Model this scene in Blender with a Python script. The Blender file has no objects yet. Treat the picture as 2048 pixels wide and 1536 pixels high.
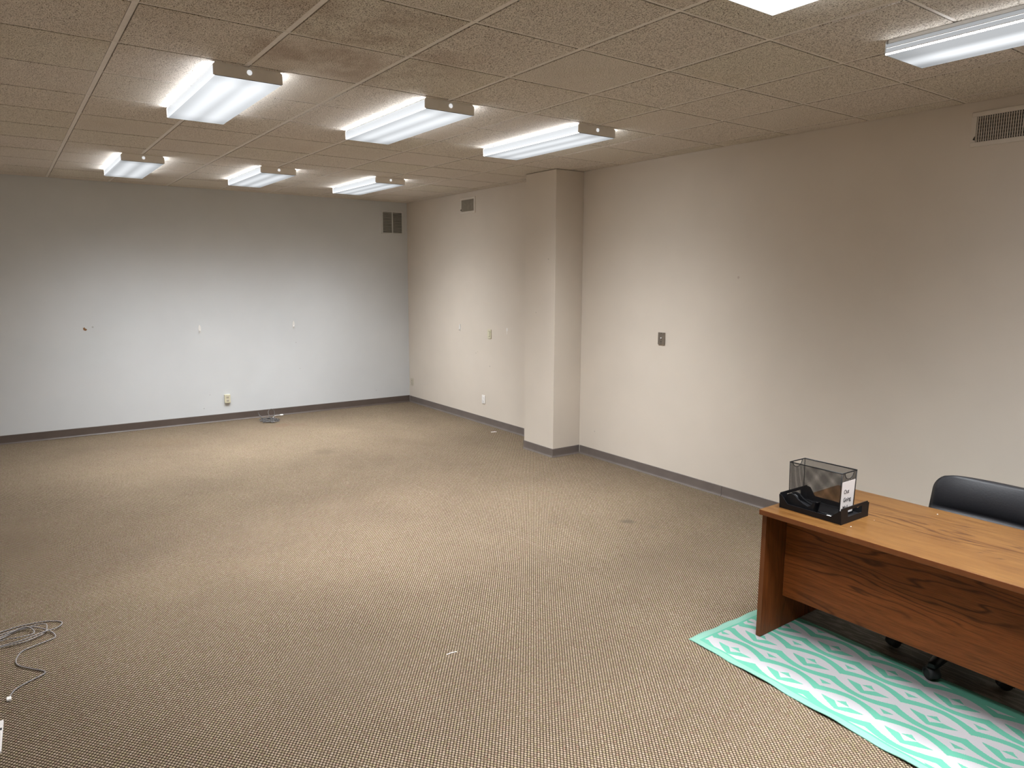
import bpy, bmesh, math, random
from mathutils import Matrix, Vector
random.seed(7)
C = bpy.context.scene.collection
S = bpy.context.scene

# ------------------------------------------------------------------ camera
cam_d = bpy.data.cameras.new('camera'); cam = bpy.data.objects.new('camera', cam_d); C.objects.link(cam)
CAM_H = 1.8536
R = [[-0.580105403286617, -0.8145272835376395, 0.0047984841841613125],
     [0.12170711112418009, -0.08085176422175866, 0.9892675933861554],
     [0.8053974796207635, -0.5744634858674859, -0.14603630790148978]]
# rows: right, up, forward in world axes (X to the far wall, Y to the left, Z up)
cam.matrix_world = Matrix(((R[0][0], R[1][0], -R[2][0], 0.0),
                           (R[0][1], R[1][1], -R[2][1], 0.0),
                           (R[0][2], R[1][2], -R[2][2], CAM_H),
                           (0, 0, 0, 1)))
cam_d.sensor_width = 36.0; cam_d.sensor_fit = 'HORIZONTAL'; cam_d.lens = 25.152
cam_d.clip_start = 0.05; cam_d.clip_end = 60
S.camera = cam

# ------------------------------------------------------------------ world, exposure
w = bpy.data.worlds.new('world'); S.world = w; w.use_nodes = True
w.node_tree.nodes['Background'].inputs[0].default_value = (0.5, 0.5, 0.5, 1)
w.node_tree.nodes['Background'].inputs[1].default_value = 0.0
S.view_settings.view_transform = 'Standard'; S.view_settings.look = 'None'
S.view_settings.gamma = 1.0; S.view_settings.use_curve_mapping = False
S.view_settings.exposure = 0.30
LAMP_DOWN = 84.0      # luminance of a lens seen from straight below
LAMP_GRAZE = 0.54     # luminance of a lens seen along the ceiling
LAMP_SIDE = 0.80
LAMP_UP = 50.0        # sideways-and-up light of the lens sides

# ------------------------------------------------------------------ room measures (metres)
HC = 2.930; XF = 9.60; YR = -4.948; YL = 1.05; XB = -4.60
GX0, GY0, GP = 3.94, -0.536, 0.6035        # ceiling grid
COLX0, COLX1, COLY = 5.69, 6.195, -4.585    # pilaster

# ------------------------------------------------------------------ node helpers
class N:
    """a socket with arithmetic"""
    def __init__(s, t, k): s.t = t; s.k = k
    def _m(s, op, *a):
        n = s.t.nodes.new('ShaderNodeMath'); n.operation = op
        for i, v in enumerate((s,) + a):
            if isinstance(v, N): s.t.links.new(v.k, n.inputs[i])
            else: n.inputs[i].default_value = v
        return N(s.t, n.outputs[0])
    def __add__(s, o): return s._m('ADD', o)
    __radd__ = __add__
    def __sub__(s, o): return s._m('SUBTRACT', o)
    def __rsub__(s, o): return (s * -1.0) + o
    def __mul__(s, o): return s._m('MULTIPLY', o)
    __rmul__ = __mul__
    def __truediv__(s, o): return s._m('DIVIDE', o)
    def abs(s): return s._m('ABSOLUTE')
    def floor(s): return s._m('FLOOR')
    def frac(s): return s._m('FRACT')
    def lt(s, o): return s._m('LESS_THAN', o)
    def gt(s, o): return s._m('GREATER_THAN', o)
    def mx(s, o): return s._m('MAXIMUM', o)
    def mn(s, o): return s._m('MINIMUM', o)
    def pw(s, o): return s._m('POWER', o)
    def cos(s): return s._m('COSINE')
    def sqrt(s): return s._m('SQRT')
    def smooth(s, a, b):
        n = s.t.nodes.new('ShaderNodeMapRange'); n.interpolation_type = 'SMOOTHSTEP'
        s.t.links.new(s.k, n.inputs[0]); n.inputs[1].default_value = a; n.inputs[2].default_value = b
        return N(s.t, n.outputs[0])

def new_mat(name, rough=0.6, metal=0.0, spec=0.5):
    m = bpy.data.materials.new(name); m.use_nodes = True
    t = m.node_tree; b = t.nodes['Principled BSDF']
    b.inputs['Roughness'].default_value = rough; b.inputs['Metallic'].default_value = metal
    b.inputs['Specular IOR Level'].default_value = spec
    return m, t, b

def coords(t, kind='Object'):
    tc = t.nodes.new('ShaderNodeTexCoord'); sx = t.nodes.new('ShaderNodeSeparateXYZ')
    t.links.new(tc.outputs[kind], sx.inputs[0])
    return tc.outputs[kind], N(t, sx.outputs[0]), N(t, sx.outputs[1]), N(t, sx.outputs[2])

def comb(t, x, y, z=0.0):
    n = t.nodes.new('ShaderNodeCombineXYZ')
    for i, v in enumerate((x, y, z)):
        if isinstance(v, N): t.links.new(v.k, n.inputs[i])
        else: n.inputs[i].default_value = v
    return n.outputs[0]

def noise(t, vec, scale, detail=2.0, rough=0.5, out=0):
    n = t.nodes.new('ShaderNodeTexNoise'); t.links.new(vec, n.inputs['Vector'])
    n.inputs['Scale'].default_value = scale; n.inputs['Detail'].default_value = detail
    n.inputs['Roughness'].default_value = rough
    return N(t, n.outputs[out])

def white(t, vec):
    n = t.nodes.new('ShaderNodeTexWhiteNoise'); n.noise_dimensions = '3D'; t.links.new(vec, n.inputs['Vector'])
    return N(t, n.outputs['Value'])

def ramp(t, f, stops):
    n = t.nodes.new('ShaderNodeValToRGB'); t.links.new(f.k, n.inputs[0])
    e = n.color_ramp.elements
    while len(e) > 1: e.remove(e[-1])
    e[0].position = stops[0][0]; e[0].color = (*stops[0][1], 1)
    for p, c in stops[1:]:
        k = e.new(p); k.color = (*c, 1)
    return N(t, n.outputs[0])

def mix(t, f, a, b, mode='MIX'):
    n = t.nodes.new('ShaderNodeMix'); n.data_type = 'RGBA'; n.blend_type = mode
    for i, v in ((0, f), (6, a), (7, b)):
        if isinstance(v, N): t.links.new(v.k, n.inputs[i])
        elif isinstance(v, tuple): n.inputs[i].default_value = (*v, 1)
        else: n.inputs[i].default_value = v
    return N(t, n.outputs[2])

def bump(t, b, h, strength=0.3, dist=0.01):
    n = t.nodes.new('ShaderNodeBump'); n.inputs['Strength'].default_value = strength
    n.inputs['Distance'].default_value = dist
    t.links.new(h.k, n.inputs['Height']); t.links.new(n.outputs[0], b.inputs['Normal'])

def plain(name, col, rough=0.5, metal=0.0, spec=0.5, var=0.06, nscale=30.0, bmp=0.0):
    m, t, b = new_mat(name, rough, metal, spec)
    v, x, y, z = coords(t)
    n = noise(t, v, nscale, 3.0)
    c = ramp(t, n, [(0.25, tuple(k * (1 - var) for k in col)), (0.75, tuple(min(1, k * (1 + var)) for k in col))])
    t.links.new(c.k, b.inputs['Base Color'])
    if bmp: bump(t, b, n, bmp, 0.004)
    return m

# ------------------------------------------------------------------ materials
def wall_paint(name, col, marks):
    m, t, b = new_mat(name, 0.55, 0.0, 0.35)
    v, x, y, z = coords(t)
    n1 = noise(t, v, 1.3, 3.0, 0.55)
    c = ramp(t, n1, [(0.3, tuple(k * 0.965 for k in col)), (0.7, tuple(k * 1.03 for k in col))])
    # soft scuffs with a shape of their own
    n2 = noise(t, comb(t, x * 5.0, y * 5.0, z * 22.0), 1.0, 4.0, 0.65)
    c = mix(t, n2.smooth(0.70, 0.80) * 0.12, c, tuple(k * 0.72 for k in col))
    for (a, zz, r, dark) in marks:       # small dings at their own places
        u = x if name.endswith('warm') else y
        d = ((u - a) * (u - a) + (z - zz) * (z - zz)).sqrt()
        f = 1.0 - d.smooth(r * 0.5, r)
        c = mix(t, f * 0.45, c, dark)
    t.links.new(c.k, b.inputs['Base Color'])
    bump(t, b, noise(t, v, 160.0, 2.0), 0.10, 0.002)
    return m

dk = (0.20, 0.17, 0.14)
M_wall_cool = wall_paint('wall_paint_cool', (0.64, 0.655, 0.665),
    [(-2.10, 0.36, .007, dk), (-0.86, 1.27, .012, dk), (-2.02, 0.19, .010, dk), (-3.28, 0.62, .007, dk), (-3.24, .98, .008, dk), (-4.4, .22, .01, (.4, .4, .4))])
M_wall_warm = wall_paint('wall_paint_warm', (0.68, 0.612, 0.532),
    [(7.74, 0.90, .010, dk), (7.70, 0.92, .007, dk), (7.42, 0.76, .012, dk), (5.45, .28, .008, dk), (3.75, 1.87, .014, (.42, .3, .25)),
     (3.1, .16, .012, dk), (5.8, 2.05, .010, dk), (6.0, 1.5, .008, dk)])

def carpet_mat():
    m, t, b = new_mat('carpet', 0.92, 0.0, 0.15)
    v, x, y, z = coords(t)
    PX, PY = 0.0214, 0.0162                      # loops sit on a centred lattice
    jit = (noise(t, comb(t, x * 60.0, y * 60.0, 0.0), 1.0, 2.0) - 0.5) * 0.0035
    xa = x / PX + jit * 40.0; ya = (y + jit) / PY
    def lat(o):
        a_ = xa + o; b_ = ya + o
        ia, ib = a_.floor(), b_.floor()
        da = (a_.frac() - 0.5) * (PX * 0.90); db = (b_.frac() - 0.5) * (PY * 1.06)
        return (da * da + db * db).sqrt(), ia, ib
    dA, iA, jA = lat(0.0); dB, iB, jB = lat(0.5)
    useB = dB.lt(dA); d = dA.mn(dB)
    ix = iA * (1.0 - useB) + (iB + 0.37) * useB; iy = jA * (1.0 - useB) + (jB + 0.61) * useB
    h = 1.0 - d.smooth(0.0022, 0.0074)
    cell = white(t, comb(t, ix, iy, 0.0))
    cell2 = white(t, comb(t, iy, ix, 3.0))
    loop = ramp(t, cell, [(0.0, (0.370, 0.288, 0.195)), (0.33, (0.405, 0.308, 0.228)), (0.62, (0.365, 0.300, 0.180)),
                          (0.86, (0.45, 0.360, 0.272)), (1.0, (0.345, 0.228, 0.162))])
    c = mix(t, (h.smooth(0.05, 0.78)), (0.036, 0.022, 0.011), loop)  # yarn shading in the gaps between loops, put into the colour
    fz = noise(t, comb(t, x * 420.0 + y * 260.0, y * 420.0, 0.0), 1.0, 2.0)
    c = mix(t, fz.smooth(0.52, 0.70) * 0.45, c, (0.10, 0.068, 0.042))
    c = mix(t, (1.0 - fz.smooth(0.28, 0.45)) * 0.35, c, (0.52, 0.42, 0.33))  # slanted highlights on the loops, painted into the colour
    c = mix(t, cell2.smooth(0.72, 1.0) * 0.45, c, (0.16, 0.11, 0.07))
    big = noise(t, v, 0.9, 4.0, 0.6)
    c = mix(t, 1.0, c, ramp(t, big, [(0.3, (0.86, 0.84, 0.83)), (0.7, (1.06, 1.05, 1.03))]), 'MULTIPLY')
    worn = noise(t, comb(t, x * 1.0, y * 1.7, 4.0), 1.6, 5.0, 0.65)
    c = mix(t, worn.smooth(0.58, 0.74) * 0.22, c, (0.20, 0.15, 0.10))
    # stains where they lie
    wob = noise(t, v, 14.0, 3.0)
    for (sx_, sy_, r, k, col) in [(7.27, -2.72, .18, .85, (.16, .12, .08)), (8.93, -2.80, .16, .55, (.20, .125, .08)), (8.82, -2.98, .14, .5, (.20, .13, .09)),
                             (3.81, -3.82, .08, .8, (.13, .10, .07)), (4.12, -3.33, .05, .35, (.14, .11, .08)), (8.8, -0.6, .28, .35, (.16, .12, .08)),
                             (8.7, -1.4, .35, .25, (.18, .12, .07)), (3.6, -3.9, .05, .35, (.14, .11, .08)), (4.6, -0.75, .35, .18, (.2, .15, .1)),
                             (3.1, -1.2, .45, .20, (.17, .13, .09)), (3.0, -3.2, .22, .18, (.17, .13, .09))]:
        dd = ((x - sx_) * (x - sx_) + (y - sy_) * (y - sy_)).sqrt() + (wob - 0.5) * (r * 1.6)
        c = mix(t, (1.0 - dd.smooth(r * 0.25, r)) * k, c, col)
    # a seam between two carpet widths
    sm = (y + 2.93 + (noise(t, comb(t, x, 0.0, 0.0), 3.0) - 0.5) * 0.02).abs()
    c = mix(t, (1.0 - sm.smooth(0.001, 0.006)) * 0.10, c, (0.50, 0.41, 0.33))
    t.links.new(c.k, b.inputs['Base Color'])
    bump(t, b, h + fz * 0.25, 0.9, 0.006)
    return m
M_carpet = carpet_mat()

def tile_mat():
    m, t, b = new_mat('ceiling_tile', 0.9, 0.0, 0.1)
    v, x, y, z = coords(t)
    tx = ((x - GX0) / GP).floor(); ty = ((y - GY0) / GP).floor()
    r1 = white(t, comb(t, tx, ty, 1.0)); r2 = white(t, comb(t, ty, tx, 5.0))
    vv = comb(t, x + r1 * 3.0, y + r2 * 2.0, z)
    warp = noise(t, vv, 26.0, 2.0)
    wx = x + (warp - 0.5) * 0.018; wy = y + (noise(t, comb(t, y, x, 2.0), 26.0, 2.0) - 0.5) * 0.018
    n = noise(t, comb(t, wx * 0.85, wy * 1.05, r1), 215.0, 3.0, 0.6)
    pit = n.smooth(0.37, 0.46)
    base = ramp(t, r2, [(0.0, (0.800, 0.735, 0.655)), (0.5, (0.820, 0.750, 0.680)), (1.0, (0.790, 0.735, 0.640))])
    c = mix(t, pit, (0.28, 0.225, 0.17), base)
    # brown water marks on the tiles near the first lamp
    st = noise(t, comb(t, x, y, 7.0), 2.6, 4.0, 0.6)
    dd = ((x - 3.35) * (x - 3.35) + (y + 1.45) * (y + 1.45)).sqrt()
    c = mix(t, (1.0 - dd.smooth(0.2, 0.95)) * st.smooth(0.38, 0.62) * 0.50, c, (0.30, 0.175, 0.10))
    st2 = noise(t, comb(t, x, y, 11.0), 1.1, 5.0, 0.6)
    c = mix(t, st2.smooth(0.55, 0.72) * 0.20, c, (0.56, 0.45, 0.31))
    t.links.new(c.k, b.inputs['Base Color'])
    bump(t, b, pit + noise(t, vv, 210.0, 2.0) * 0.3, 0.9, 0.006)
    return m
M_tile = tile_mat()
M_tee = plain('ceiling_tee_paint', (0.78, 0.72, 0.66), 0.45)
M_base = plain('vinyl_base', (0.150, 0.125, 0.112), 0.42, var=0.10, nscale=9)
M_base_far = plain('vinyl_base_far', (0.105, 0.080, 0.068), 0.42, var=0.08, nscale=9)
M_case = plain('lamp_housing_paint', (0.92, 0.88, 0.83), 0.45, var=0.02)
M_white = plain('white_enamel', (0.72, 0.71, 0.69), 0.35, var=0.03)

def lens_mat(name, single=False):
    m = bpy.data.materials.new(name); m.use_nodes = True
    t = m.node_tree
    for n in list(t.nodes): t.nodes.remove(n)
    out = t.nodes.new('ShaderNodeOutputMaterial')
    v, x, y, z = coords(t)
    geo = t.nodes.new('ShaderNodeNewGeometry')
    dt = t.nodes.new('ShaderNodeVectorMath'); dt.operation = 'DOT_PRODUCT'
    t.links.new(geo.outputs['Normal'], dt.inputs[0]); t.links.new(geo.outputs['Incoming'], dt.inputs[1])
    c = N(t, dt.outputs['Value']).abs()
    sn = t.nodes.new('ShaderNodeSeparateXYZ'); t.links.new(geo.outputs['True Normal'], sn.inputs[0])
    down = N(t, sn.outputs[2]).abs().gt(0.7)
    # tubes behind the lens: object Y runs across the lamp
    if single:
        tube = (1.0 - (y + 0.035).abs().smooth(0.0, 0.105))
        base = 0.72 + tube * 0.95
    else:
        t1 = 1.0 - (y - 0.072).abs().smooth(0.0, 0.085)
        t2 = 1.0 - (y + 0.072).abs().smooth(0.0, 0.085)
        base = 0.75 + (t1 + t2) * 0.50
    ends = 1.0 - (x.abs()).smooth(0.40, 0.61) * 0.30
    graze = base * ends * LAMP_GRAZE
    bottom = graze + (c.pw(5.5) * 95.0 if single else c.pw(3.9) * LAMP_DOWN)
    si = t.nodes.new('ShaderNodeSeparateXYZ'); t.links.new(geo.outputs['Incoming'], si.inputs[0])
    upw = N(t, si.outputs[2]).mx(0.0).mn(0.14)
    side = ((z.smooth(-0.062, -0.005) * -0.25 + 1.0) * LAMP_SIDE + upw * LAMP_UP) * (0.5 if single else 1.0)
    st = (down * bottom + (1.0 - down) * side) * (1.0 - N(t, geo.outputs['Backfacing']))
    em = t.nodes.new('ShaderNodeEmission'); em.inputs[0].default_value = (0.93, 0.965, 1.0, 1)
    t.links.new(st.k, em.inputs[1])
    gl = t.nodes.new('ShaderNodeBsdfGlossy'); gl.inputs[0].default_value = (0.06, 0.06, 0.06, 1); gl.inputs['Roughness'].default_value = 0.25
    ad = t.nodes.new('ShaderNodeAddShader'); t.links.new(em.outputs[0], ad.inputs[0]); t.links.new(gl.outputs[0], ad.inputs[1])
    t.links.new(ad.outputs[0], out.inputs[0])
    return m
M_lens = lens_mat('prismatic_lens')
M_lens1 = lens_mat('prismatic_lens_single', True)
def glow_mat():
    m, t, b = new_mat('lit_knockout', 0.5)
    b.inputs['Base Color'].default_value = (0.7, 0.7, 0.7, 1)
    b.inputs['Emission Color'].default_value = (0.93, 0.965, 1.0, 1); b.inputs['Emission Strength'].default_value = 0.55
    return m
M_glow = glow_mat()
M_rim = plain('lens_rim', (0.80, 0.80, 0.78), 0.25, var=0.02)

def wood_mat(name, vertical=False, gain=1.0, lo=(0.215, 0.088, 0.020), hi=(0.325, 0.155, 0.042)):
    m, t, b = new_mat(name, 0.34, 0.0, 0.5)
    v, x, y, z = coords(t)
    if vertical: a, p, q = z, y, x
    else: a, p, q = x, y + z, z * 0.3
    w1 = noise(t, comb(t, a * 0.75, p * 5.5, q), 1.0, 3.0, 0.5)
    w2 = noise(t, comb(t, a * 3.5, p * 30.0, q), 1.0, 3.0, 0.6)
    rings = ((w1 * 13.0 + p * 34.0 + w2 * 0.6) * 1.0).frac()
    line = (rings - 0.5).abs().smooth(0.30, 0.50)
    gate = noise(t, comb(t, a * 0.9, p * 5.0, q + 4.0), 1.0, 2.0).smooth(0.42, 0.62)
    fine = noise(t, comb(t, a * 9.0, p * 330.0, q), 1.0, 3.0, 0.6)
    c = ramp(t, w2, [(0.25, tuple(k * gain for k in lo)), (0.75, tuple(k * gain for k in hi))])
    c = mix(t, line * (gate * 0.68 + 0.18), c, (0.075 * gain, 0.022 * gain, 0.006 * gain))
    c = mix(t, fine.smooth(0.46, 0.66) * 0.55, c, (0.11 * gain, 0.036 * gain, 0.009 * gain))
    t.links.new(c.k, b.inputs['Base Color'])
    b.inputs['Specular IOR Level'].default_value = 0.45 if not vertical and gain < 0.6 else 0.18
    bump(t, b, fine, 0.06, 0.001)
    return m
M_wood = wood_mat('oak_veneer', False, 0.51)
M_woodv = wood_mat('oak_veneer_upright', True, 0.55, (0.24, 0.062, 0.015), (0.37, 0.105, 0.026))
M_edge = plain('oak_edge_band', (0.125, 0.040, 0.012), 0.4, spec=0.3, var=0.12, nscale=20)
M_woodp = wood_mat('oak_veneer_panel', False, 0.80, (0.24, 0.062, 0.015), (0.37, 0.105, 0.026))

def rug_mat():
    m, t, b = new_mat('woven_rug', 0.75, 0.0, 0.25)
    v, x0, y0, z = coords(t)
    # small steps of the weave make the outlines jagged
    j = noise(t, comb(t, x0 * 260.0, 0.0, 0.0), 1.0, 1.0) - 0.5
    jx = noise(t, comb(t, y0 * 160.0, 3.0, 0.0), 1.0, 1.0) - 0.5
    PXr, PYr = 0.2845, 0.2155
    x = x0 - 1.2405 + jx * 0.010; y = y0 + 3.099 + j * 0.009
    h = PXr * 0.5
    au = (((x / PXr + 0.5).frac() - 0.5) * PXr).abs()          # 0 at an eye, h between eyes
    v0 = (y / PYr + 0.5).frac() - 0.5
    vv = v0 * PYr                                              # 0 on the eye row, + toward the near edge
    w_ = (au / h).pw(1.7)
    c1 = 0.0945 - w_ * 0.042                                   # wavy bands either side of the eye row
    th = 0.0155 + w_ * 0.007
    c2 = -0.0805 + w_ * 0.046
    band = (vv - c1).abs().lt(th).mx((vv - c2).abs().lt(th))
    cres = (au / 0.098 + (vv / 0.062).mx(0.0).pw(1.25)).lt(1.0) * vv.gt(0.0)
    notch = (au / 0.036 + (vv / 0.034).mx(0.0)).lt(1.0) * vv.gt(-0.001)
    heart = (au / 0.031 + (vv * -1.0 - 0.003) / 0.028).lt(1.0) * vv.lt(-0.003)
    du = h - au; vd = vv - 0.108 + vv.lt(0.0) * PYr            # the small triangle between two rows
    tri = (du / 0.031 + vd / 0.026).lt(1.0) * vd.gt(0.0)
    mint = band.mx(cres * (1.0 - notch)).mx(heart).mx(tri)
    # hem: straight pale mint stripes along the outside edges, in rug coordinates via the second UV-like axis
    tc = t.nodes.new('ShaderNodeUVMap'); tc.uv_map = 'rug_uv'
    su = t.nodes.new('ShaderNodeSeparateXYZ'); t.links.new(tc.outputs[0], su.inputs[0])
    e1 = N(t, su.outputs[0]); e2 = N(t, su.outputs[1])         # metres from left hem, from near edge
    e = e1.mn(e2)
    far = 0.700 - e2
    edge_band = e.lt(0.052).mx(far.lt(0.022))
    mint = mint.mx(edge_band)
    hem = e.lt(0.040)
    strp = (e * 130.0).frac().gt(0.55)
    tex = noise(t, comb(t, x0 * 900.0, y0 * 900.0, 0.0), 1.0, 1.0)
    cm = ramp(t, tex, [(0.3, (0.072, 0.268, 0.188)), (0.7, (0.108, 0.340, 0.243))])
    cw = ramp(t, tex, [(0.3, (0.315, 0.297, 0.303)), (0.7, (0.39, 0.372, 0.378))])
    c = mix(t, mint, cw, cm)
    c = mix(t, hem * (strp * 0.35 + 0.40), c, (0.24, 0.36, 0.305))
    t.links.new(c.k, b.inputs['Base Color'])
    bump(t, b, tex, 0.2, 0.001)
    return m
M_rug = rug_mat()

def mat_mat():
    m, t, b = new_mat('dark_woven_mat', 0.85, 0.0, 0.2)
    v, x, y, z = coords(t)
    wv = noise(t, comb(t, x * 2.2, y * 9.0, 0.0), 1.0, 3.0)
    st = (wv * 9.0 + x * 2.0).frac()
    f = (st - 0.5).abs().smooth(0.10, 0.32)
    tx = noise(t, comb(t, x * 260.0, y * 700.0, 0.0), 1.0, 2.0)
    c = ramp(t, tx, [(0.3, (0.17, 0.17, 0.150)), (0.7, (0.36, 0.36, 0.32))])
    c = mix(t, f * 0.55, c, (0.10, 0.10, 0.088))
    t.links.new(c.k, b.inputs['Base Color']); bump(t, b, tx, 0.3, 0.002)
    return m
M_mat = mat_mat()

def mesh_mat():
    m, t, b = new_mat('black_wire_mesh', 0.4, 0.3, 0.5)
    b.inputs['Base Color'].default_value = (0.012, 0.011, 0.012, 1)
    v, x, y, z = coords(t)
    P = 0.0034
    s = x + y
    a = ((s + z) / P).frac(); c2 = ((s - z) / P).frac()
    solid = a.lt(0.30).mx(c2.lt(0.30))
    t.links.new(solid.k, b.inputs['Alpha'])
    return m
M_mesh = mesh_mat()
M_blk = plain('black_plastic', (0.007, 0.007, 0.008), 0.42, spec=0.25, var=0.1)
M_blkm = plain('black_rubber', (0.014, 0.014, 0.015), 0.6, var=0.1)
M_leather = plain('black_leather', (0.008, 0.008, 0.010), 0.46, spec=0.42, var=0.15, nscale=120, bmp=0.12)
M_paper = plain('white_paper', (0.74, 0.70, 0.68), 0.7, var=0.03, nscale=12)
M_ink = plain('printed_ink', (0.03, 0.03, 0.035), 0.6)
M_tape = plain('clear_tape_roll', (0.07, 0.07, 0.072), 0.2, var=0.05)
M_steel = plain('brushed_steel', (0.30, 0.26, 0.22), 0.38, 0.7, var=0.08, nscale=60)
M_chrome = plain('chrome', (0.75, 0.75, 0.75), 0.2, 0.9)
M_ivory = plain('ivory_plastic', (0.66, 0.62, 0.46), 0.4, var=0.02)
M_cream = plain('cream_plastic', (0.55, 0.50, 0.40), 0.4, var=0.02)
M_wplas = plain('white_plastic', (0.82, 0.80, 0.77), 0.4, var=0.02)
M_dark = plain('dark_recess', (0.03, 0.026, 0.022), 0.8)
M_slat = plain('grille_slat_paint', (0.62, 0.56, 0.49), 0.5, var=0.1)
M_grille_far = plain('return_grille_paint', (0.66, 0.67, 0.67), 0.45, var=0.03)
M_slat_rear = plain('rear_louver_paint', (0.22, 0.20, 0.17), 0.6, var=0.1)
M_slat_far = plain('return_slat_paint', (0.48, 0.47, 0.44), 0.5, var=0.05)
M_slat_reg = plain('register_slat_paint', (0.40, 0.37, 0.31), 0.5, var=0.1)
M_plate_warm = plain('painted_register_plate', (0.70, 0.643, 0.572), 0.5, var=0.03)
M_cable = plain('grey_cable', (0.24, 0.22, 0.215), 0.45, var=0.05)
M_cable2 = plain('grey_cable_far', (0.115, 0.108, 0.105), 0.45, var=0.2, nscale=40)
M_brown = plain('bare_plaster_brown', (0.24, 0.12, 0.05), 0.9, var=0.2, nscale=300)

# ------------------------------------------------------------------ mesh helpers
def box(bm, x0, x1, y0, y1, z0, z1, bev=0.0, seg=2, mi=0):
    r = bmesh.ops.create_cube(bm, size=1.0)['verts']
    for v in r:
        v.co = Vector(((x0 + x1) / 2 + v.co.x * (x1 - x0), (y0 + y1) / 2 + v.co.y * (y1 - y0), (z0 + z1) / 2 + v.co.z * (z1 - z0)))
    fs = set(f for v in r for f in v.link_faces)
    for f in fs: f.material_index = mi
    if bev > 0:
        es = set(e for v in r for e in v.link_edges)
        bmesh.ops.bevel(bm, geom=list(es), offset=bev, segments=seg, affect='EDGES', profile=0.6)

def prism(bm, pts, depth_vec, mi=0):
    """extrude a flat polygon (3-D points) by a vector"""
    d = Vector(depth_vec)
    a = [bm.verts.new(Vector(p)) for p in pts]; b_ = [bm.verts.new(Vector(p) + d) for p in pts]
    n = len(a)
    f = bm.faces.new(a); f.material_index = mi
    f = bm.faces.new(b_[::-1]); f.material_index = mi
    for i in range(n):
        f = bm.faces.new([a[i], b_[i], b_[(i + 1) % n], a[(i + 1) % n]]); f.material_index = mi

def catmull(pts, k=6, closed=False):
    P = [Vector(p) for p in pts]; out = []; n = len(P)
    rng = range(n if closed else n - 1)
    for i in rng:
        g = (lambda j: P[j % n]) if closed else (lambda j: P[max(0, min(n - 1, j))])
        p0, p1, p2, p3 = g(i - 1), g(i), g(i + 1), g(i + 2)
        for s in range(k):
            u = s / k
            out.append(0.5 * ((2 * p1) + (p2 - p0) * u + (2 * p0 - 5 * p1 + 4 * p2 - p3) * u * u + (3 * p1 - p0 - 3 * p2 + p3) * u ** 3))
    if not closed: out.append(P[-1])
    return out

def tube(bm, path, r, seg=8, closed=False, mi=0):
    P = [Vector(p) for p in path]; n = len(P); rings = []
    up = Vector((0, 0, 1))
    for i in range(n):
        a = P[(i - 1) % n] if (closed or i > 0) else P[i]
        b_ = P[(i + 1) % n] if (closed or i < n - 1) else P[i]
        d = (b_ - a).normalized() if (b_ - a).length > 1e-9 else Vector((1, 0, 0))
        s = d.cross(up)
        if s.length < 0.05: s = d.cross(Vector((1, 0, 0)))
        s.normalize(); q = s.cross(d)
        rr = r[i] if isinstance(r, (list, tuple)) else r
        rings.append([bm.verts.new(P[i] + (s * math.cos(2 * math.pi * k / seg) + q * math.sin(2 * math.pi * k / seg)) * rr) for k in range(seg)])
    m_ = n if closed else n - 1
    for i in range(m_):
        A, B = rings[i], rings[(i + 1) % n]
        for k in range(seg):
            f = bm.faces.new([A[k], A[(k + 1) % seg], B[(k + 1) % seg], B[k]]); f.smooth = True; f.material_index = mi
    if not closed:
        bm.faces.new(rings[0][::-1]).material_index = mi; bm.faces.new(rings[-1]).material_index = mi

def lathe(bm, prof, center=(0, 0, 0), axis='Z', seg=24, mi=0):
    """profile [(radius, height)] round an axis"""
    cx, cy, cz = center; rings = []
    for r, h in prof:
        ring = []
        for k in range(seg):
            a = 2 * math.pi * k / seg; c, s = math.cos(a) * r, math.sin(a) * r
            p = {'Z': (c, s, h), 'X': (h, c, s), 'Y': (s, h, c)}[axis]
            ring.append(bm.verts.new((cx + p[0], cy + p[1], cz + p[2])))
        rings.append(ring)
    for i in range(len(rings) - 1):
        for k in range(seg):
            f = bm.faces.new([rings[i][k], rings[i][(k + 1) % seg], rings[i + 1][(k + 1) % seg], rings[i + 1][k]]); f.smooth = True; f.material_index = mi
    bm.faces.new(rings[0][::-1]).material_index = mi; bm.faces.new(rings[-1]).material_index = mi

def obj(name, bm, mats, parent=None, loc=None):
    bmesh.ops.recalc_face_normals(bm, faces=bm.faces[:])
    me = bpy.data.meshes.new(name); bm.to_mesh(me); bm.free()
    for m in (mats if isinstance(mats, (list, tuple)) else [mats]): me.materials.append(m)
    o = bpy.data.objects.new(name, me); C.objects.link(o)
    if loc: o.location = loc
    if parent: o.parent = parent
    return o
def outward(o):
    # open shells: make the bottom strip face down
    me = o.data; f = min(me.polygons, key=lambda p: p.center.z)
    if f.normal.z > 0: me.flip_normals()
    return o
def tag(o, label, cat, group=None):
    o['label'] = label; o['category'] = cat
    if group: o['group'] = group
    return o
def empty(name, loc, label, cat, group=None, rotz=0.0):
    o = bpy.data.objects.new(name, None); C.objects.link(o); o.location = loc; o.rotation_euler = (0, 0, rotz)
    o.empty_display_size = 0.1
    return tag(o, label, cat, group)
def struct(name, bm, mats):
    o = obj(name, bm, mats); o['kind'] = 'structure'; return o
def B(): return bmesh.new()
def copy_tree(root, loc, label):
    r = root.copy(); C.objects.link(r); r.location = loc; r['label'] = label
    for ch in list(root.children):
        c = ch.copy(); C.objects.link(c); c.parent = r
        for g in ch.children:
            d = g.copy(); C.objects.link(d); d.parent = c
    return r

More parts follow.
